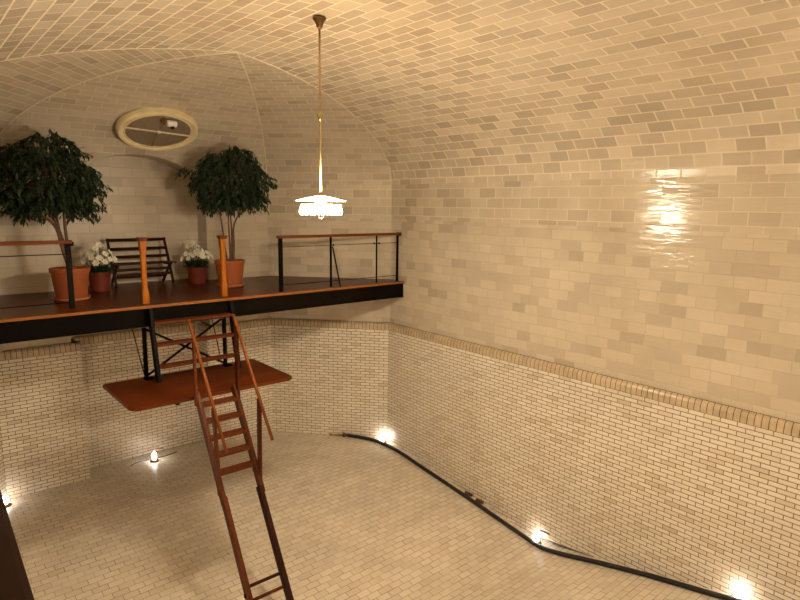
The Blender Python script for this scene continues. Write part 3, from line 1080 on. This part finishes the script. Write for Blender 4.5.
for k in range(1, n):
    t = -ra + 2 * ra * k / n
    hl = math.sqrt(max(0, ra * ra - t * t))
    if hl > .03:
        # slats run on the diagonal
        a_ = math.radians(40)
        ca, sa = math.cos(a_), math.sin(a_)
        p0 = Vector((t * ca - hl * sa, t * sa + hl * ca, .016)); p1 = Vector((t * ca + hl * sa, t * sa - hl * ca, .016))
        bar(bm, p0, p1, .0165, .008)
bmesh.ops.scale(bm, verts=bm.verts, vec=(1, OV, 1))
link_mesh('grille', bm, M['grille'], vt)
bm = bmesh.new(); bar(bm, (-ra, .04, .032), (ra, -.04, .032), .02, .018); bb = link_mesh('crossbar', bm, M['crossbar'], vt)
bm = bmesh.new(); bar(bm, (-.02, -ra * OV, .028), (.02, ra * OV, .028), .012, .012); link_mesh('crossbar', bm, M['grille'], vt)
bm = bmesh.new(); lathe(bm, [(0, .065), (.022, .062), (.034, .045), (.034, .02), (0, .02)], 16); link_mesh('hub', bm, M['crossbar'], vt, True)

# security camera on the vent
sc_ = thing('security_camera', 'small white security camera on a dark bracket, fixed to the oval vent', 'camera')
Mc = Matrix.Translation(Mv.translation + xax * .19 + yax * -.21 + nrm * .02) if False else Mv @ Matrix.Translation((.06, .31, .05))
sc_.location = Mc.translation
bm = bmesh.new(); bmesh.ops.create_icosphere(bm, subdivisions=2, radius=.055, matrix=Matrix.Translation((-.06, .0, .0)))
bar(bm, (-.06, 0, 0), (.03, -.02, -.02), .05, .05); link_mesh('bracket', bm, M['rust'], sc_, True)
bm = bmesh.new()
tube(bm, [(-.03, -.05, -.04), (-.02, -.05, -.04), (.12, -.05, -.045), (.13, -.05, -.045)], [.045, .055, .055, .045], 16); link_mesh('housing', bm, M['white'], sc_, True)
bm = bmesh.new(); lathe(bm, [(0, -.05), (.022, -.045), (.035, -.02), (.035, 0), (0, 0)], 16, (.06, -.05, -.085)); link_mesh('lens', bm, M['black'], sc_, True)

# ------------------------------------------------------------------ pendant lamp
PX, PY = 2.44, 3.78
ZTOP = 1.305
def pendant(label, px, py):
    t = thing('pendant_lamp', label, 'lamp', W(px, py, 0), group='brass pendant lamps under the vault')
    top = (ZTOP) * S
    bm = bmesh.new()
    lathe(bm, [(0, top - .004), (.07, top - .004), (.074, top - .018), (.066, top - .03), (.05, top - .05), (.038, top - .075), (.034, top - .10), (.022, top - .115), (0, top - .12)], 24)
    link_mesh('canopy', bm, M['brassdark'], t, True)
    bm = bmesh.new(); tube(bm, [(0, 0, .10), (0, 0, top - .10)], .0125, 12); link_mesh('rod', bm, M['brass'], t, True)
    zk = .632 * S
    bm = bmesh.new(); lathe(bm, [(0, zk - .05), (.014, zk - .048), (.02, zk - .035), (.034, zk - .01), (.034, zk + .012), (.02, zk + .035), (.014, zk + .05), (0, zk + .052)], 20)
    link_mesh('knuckle', bm, M['brass'], t, True)
    bm = bmesh.new(); lathe(bm, [(0, .135), (.02, .13), (.02, .115), (.045, .11), (.05, .06), (.065, .055), (.065, -.005), (.05, -.03), (0, -.032)], 24)
    link_mesh('socket_collar', bm, M['brass'], t, True)
    bm = bmesh.new()
    lathe(bm, [(.05, .092), (.11, .080), (.19, .062), (.255, .046), (.278, .040), (.278, .036), (.25, .038), (.18, .053), (.1, .069), (.05, .078)], 48)
    link_mesh('shade', bm, M['opal'], t, True)
    bulbs = []
    for k in range(14):
        a = k * 2 * PI / 14 + .2
        c, s_ = math.cos(a), math.sin(a)
        bm = bmesh.new()
        lathe(bm, [(0, -.075), (.014, -.068), (.023, -.05), (.025, -.036), (.018, -.014), (.009, .01), (.008, .035), (0, .036)], 10, (.218 * c, .218 * s_, -.042))
        bulbs.append(link_mesh('bulb', bm, M['bulb'], t, True))
    bm = bmesh.new()
    ring = [(.218 * math.cos(k * PI / 20), .218 * math.sin(k * PI / 20), -.006) for k in range(41)]
    tube(bm, ring, .008, 6)
    for k in range(6):
        a = k * PI / 3
        tube(bm, [(.05 * math.cos(a), .05 * math.sin(a), .004), (.218 * math.cos(a), .218 * math.sin(a), -.006)], .006, 6)
    rg = link_mesh('bulb_ring', bm, M['brass'], t, True)
    for bo in bulbs:
        bo.parent = rg
    bm = bmesh.new(); lathe(bm, [(0, -.205), (.007, -.195), (.012, -.18), (.006, -.168), (.022, -.15), (.03, -.128), (.022, -.105), (.01, -.09), (.014, -.075), (.01, -.03), (0, -.03)], 16)
    f = link_mesh('finial', bm, M['glass'], t, True); f['label'] = 'clear glass drop'
    return t

pendant('lit brass pendant lamp on a long rod, flat white shade, above the deck railing', PX, PY)
pendant('added brass pendant lamp, unseen behind the viewpoint, lighting the near part of the room', PX, -.35)  # extra lamp out of view, added to light the near part of the room

# ------------------------------------------------------------------ pool lamps on the floor
def floor_pt(x, y): return W(x, y, zf(y))
def pool_lamp(label, x, y, pipe=None, rotz=0, zoff=0):
    t = thing('pool_lamp', label, 'lamp', floor_pt(x, y) + Vector((0, 0, zoff)), rotz, group='jar lamps on the pool floor')
    bm = bmesh.new(); lathe(bm, [(0, 0), (.085, 0), (.09, .012), (.06, .03), (.05, .045), (0, .045)], 24); link_mesh('base', bm, M['brassdark'], t, True)
    bm = bmesh.new(); lathe(bm, [(0, .05), (.022, .052), (.03, .07), (.032, .12), (.026, .15), (0, .162)], 14); link_mesh('bulb', bm, M['poolbulb'], t, True)
    bm = bmesh.new(); lathe(bm, [(.052, .046), (.055, .06), (.055, .145), (.046, .175), (.02, .19), (0, .192)], 20); j = link_mesh('glass_jar', bm, M['glass'], t, True)
    bm = bmesh.new()
    for k in range(4):
        a = k * PI / 2 + .4
        c, s_ = math.cos(a), math.sin(a)
        tube(bm, [(.064 * c, .064 * s_, .04), (.064 * c, .064 * s_, .15), (.05 * c, .05 * s_, .19), (0, 0, .208)], .0028, 5)
    link_mesh('wire_guard', bm, M['steelgrey'], t)
    if pipe:
        bm = bmesh.new(); tube(bm, pipe, .017, 8); p = link_mesh('conduit', bm, M['rust'], t, True); p['label'] = 'rusty stub of pipe'
    return t

pool_lamp('lit jar lamp on the pool floor under the hanging platform', 2.30, 7.52, [(.02, .12, .17), (.08, .13, .175), (.22, .14, .17)])
pool_lamp('lit jar lamp in the far right corner of the pool floor, beside the hose end', 5.0, 6.21)
pool_lamp('lit jar lamp against the right pool wall where the floor dips', 5.03, 3.57, [(.05, -.03, .22), (.07, -.10, .22), (.07, -.20, .215)])
pool_lamp('lit jar lamp against the right pool wall, nearest the bottom edge of the photo', 5.035, 1.575)
pool_lamp('lit jar lamp at the far left, half hidden by the near handrail', .672, 7.36)

# cable along the foot of the alcove
bm = bmesh.new()
tube(bm, smooth_path([floor_pt(2.02, 7.55) + Vector((0, 0, .009)), floor_pt(2.12, 7.60) + Vector((0, 0, .009)), floor_pt(2.3, 7.595) + Vector((0, 0, .009)), floor_pt(2.45, 7.58) + Vector((0, 0, .009)), floor_pt(2.62, 7.62) + Vector((0, 0, .009))], 5), .008, 6)
c = link_mesh('power_cable', bm, M['hose'], None, True)
c['label'] = 'thin dark cable lying on the floor behind the lamp under the platform'; c['category'] = 'cable'

# ------------------------------------------------------------------ hose
hs = thing('pool_hose', 'thick black hose lying along the foot of the right pool wall', 'hose', floor_pt(4.9, 4.5))
o2 = hs.location.copy()
hp = [(4.70, 6.63), (4.823, 6.452), (4.92, 6.24), (4.975, 5.90), (4.985, 5.445), (4.99, 5.026), (4.995, 4.491), (4.99, 4.09), (4.985, 3.75), (4.96, 3.475), (4.955, 3.2),
      (4.985, 2.773), (5.0, 2.285), (4.98, 1.729), (4.98, 1.3), (4.98, .6), (4.97, 0)]
HR = .035
bm = bmesh.new()
tube(bm, [p - o2 for p in smooth_path([floor_pt(*p) + Vector((0, 0, HR + .004)) for p in hp], 6)], HR, 10)
link_mesh('hose_tube', bm, M['hose'], hs, True)
a = floor_pt(4.70, 6.63) + Vector((0, 0, HR + .006)) - o2
d = (floor_pt(4.46, 6.87) - floor_pt(4.70, 6.63)).normalized()
bm = bmesh.new()
tube(bm, [a, a + d * .05, a + d * .06, a + d * .10, a + d * .11], [.031, .031, .044, .044, .03], 14)
tube(bm, [a + d * .085 + Vector((0, 0, .03)), a + d * .085 + Vector((0, 0, .075))], .014, 8)
k = link_mesh('coupling', bm, M['brassdark'], hs, True); k['label'] = 'bronze hose coupling'
bm = bmesh.new()
tube(bm, [a + d * .11, a + d * .34, a + d * .345, a + d * .40], [.016, .016, .028, .028], 10)
k = link_mesh('nozzle', bm, M['brass'], k, True); k['label'] = 'brass pipe nozzle'
for y_ in (4.60, 4.42):
    bm = bmesh.new(); box(bm, floor_pt(5.055, y_) + Vector((0, 0, .05)) - o2, (.05, .16, .045), bevel=.006); k = link_mesh('clip', bm, M['rust'], hs); k['label'] = 'rusty clip'

# ------------------------------------------------------------------ the near handrail and walkway under the eye point
nr = thing('near_handrail', 'dark wooden handrail close to the viewer, cutting the lower left corner of the photo', 'railing', W(.04, .6, -1.0))
o2 = nr.location.copy()
bm = bmesh.new(); bar(bm, gl(-.027, -2.4, -.4165), gl(.066, 1.75, -.4165), .072 * S, .045, bevel=.012); link_mesh('rail_bar', bm, M['darkrail'], nr)
for y_ in (-2.2, -.4, 1.55):
    bm = bmesh.new(); box(bm, gl(.025 + .022 * y_, y_, -.715), (.04, .04, .57 * S), bevel=.004); link_mesh('post', bm, M['steel'], nr)
bm = bmesh.new()
box(bm, W((XUL + .07) / 2, -.7, -1.05), ((.07 - XUL) * S - .01, 4.9 * S, .1 * S))
wk = link_mesh('floor_walkway', bm, M['deck'])
structure(wk)

# ------------------------------------------------------------------ camera, world, view
pitch, roll, yaw = 0.15760, 0.01246, 0.70570
fw = Vector((math.sin(yaw) * math.cos(pitch), math.cos(yaw) * math.cos(pitch), -math.sin(pitch)))
rt0 = Vector((math.cos(yaw), -math.sin(yaw), 0))
up0 = rt0.cross(fw)
rt = rt0 * math.cos(roll) + up0 * math.sin(roll)
upv = up0 * math.cos(roll) - rt0 * math.sin(roll)
cam = bpy.data.cameras.new('camera')
cam.sensor_width = 36; cam.lens = 595 / 800 * 36
cam.clip_start = .03
co = bpy.data.objects.new('camera', cam)
COL.objects.link(co)
R3 = Matrix((rt, upv, -fw)).transposed()
mw = R3.to_4x4(); mw.translation = W(0, 0, 0)
co.matrix_world = mw
SC.camera = co

w = bpy.data.worlds.new('world')
SC.world = w
w.use_nodes = True
w.node_tree.nodes['Background'].inputs[0].default_value = (1.0, .8, .55, 1)
w.node_tree.nodes['Background'].inputs[1].default_value = .02

SC.view_settings.view_transform = 'Standard'
SC.view_settings.look = 'None'
SC.view_settings.gamma = 1
SC.view_settings.use_curve_mapping = False
SC.view_settings.exposure = 1.08
SC.cycles.use_denoising = True
SC.cycles.max_bounces = 8
SC.cycles.sample_clamp_indirect = 6
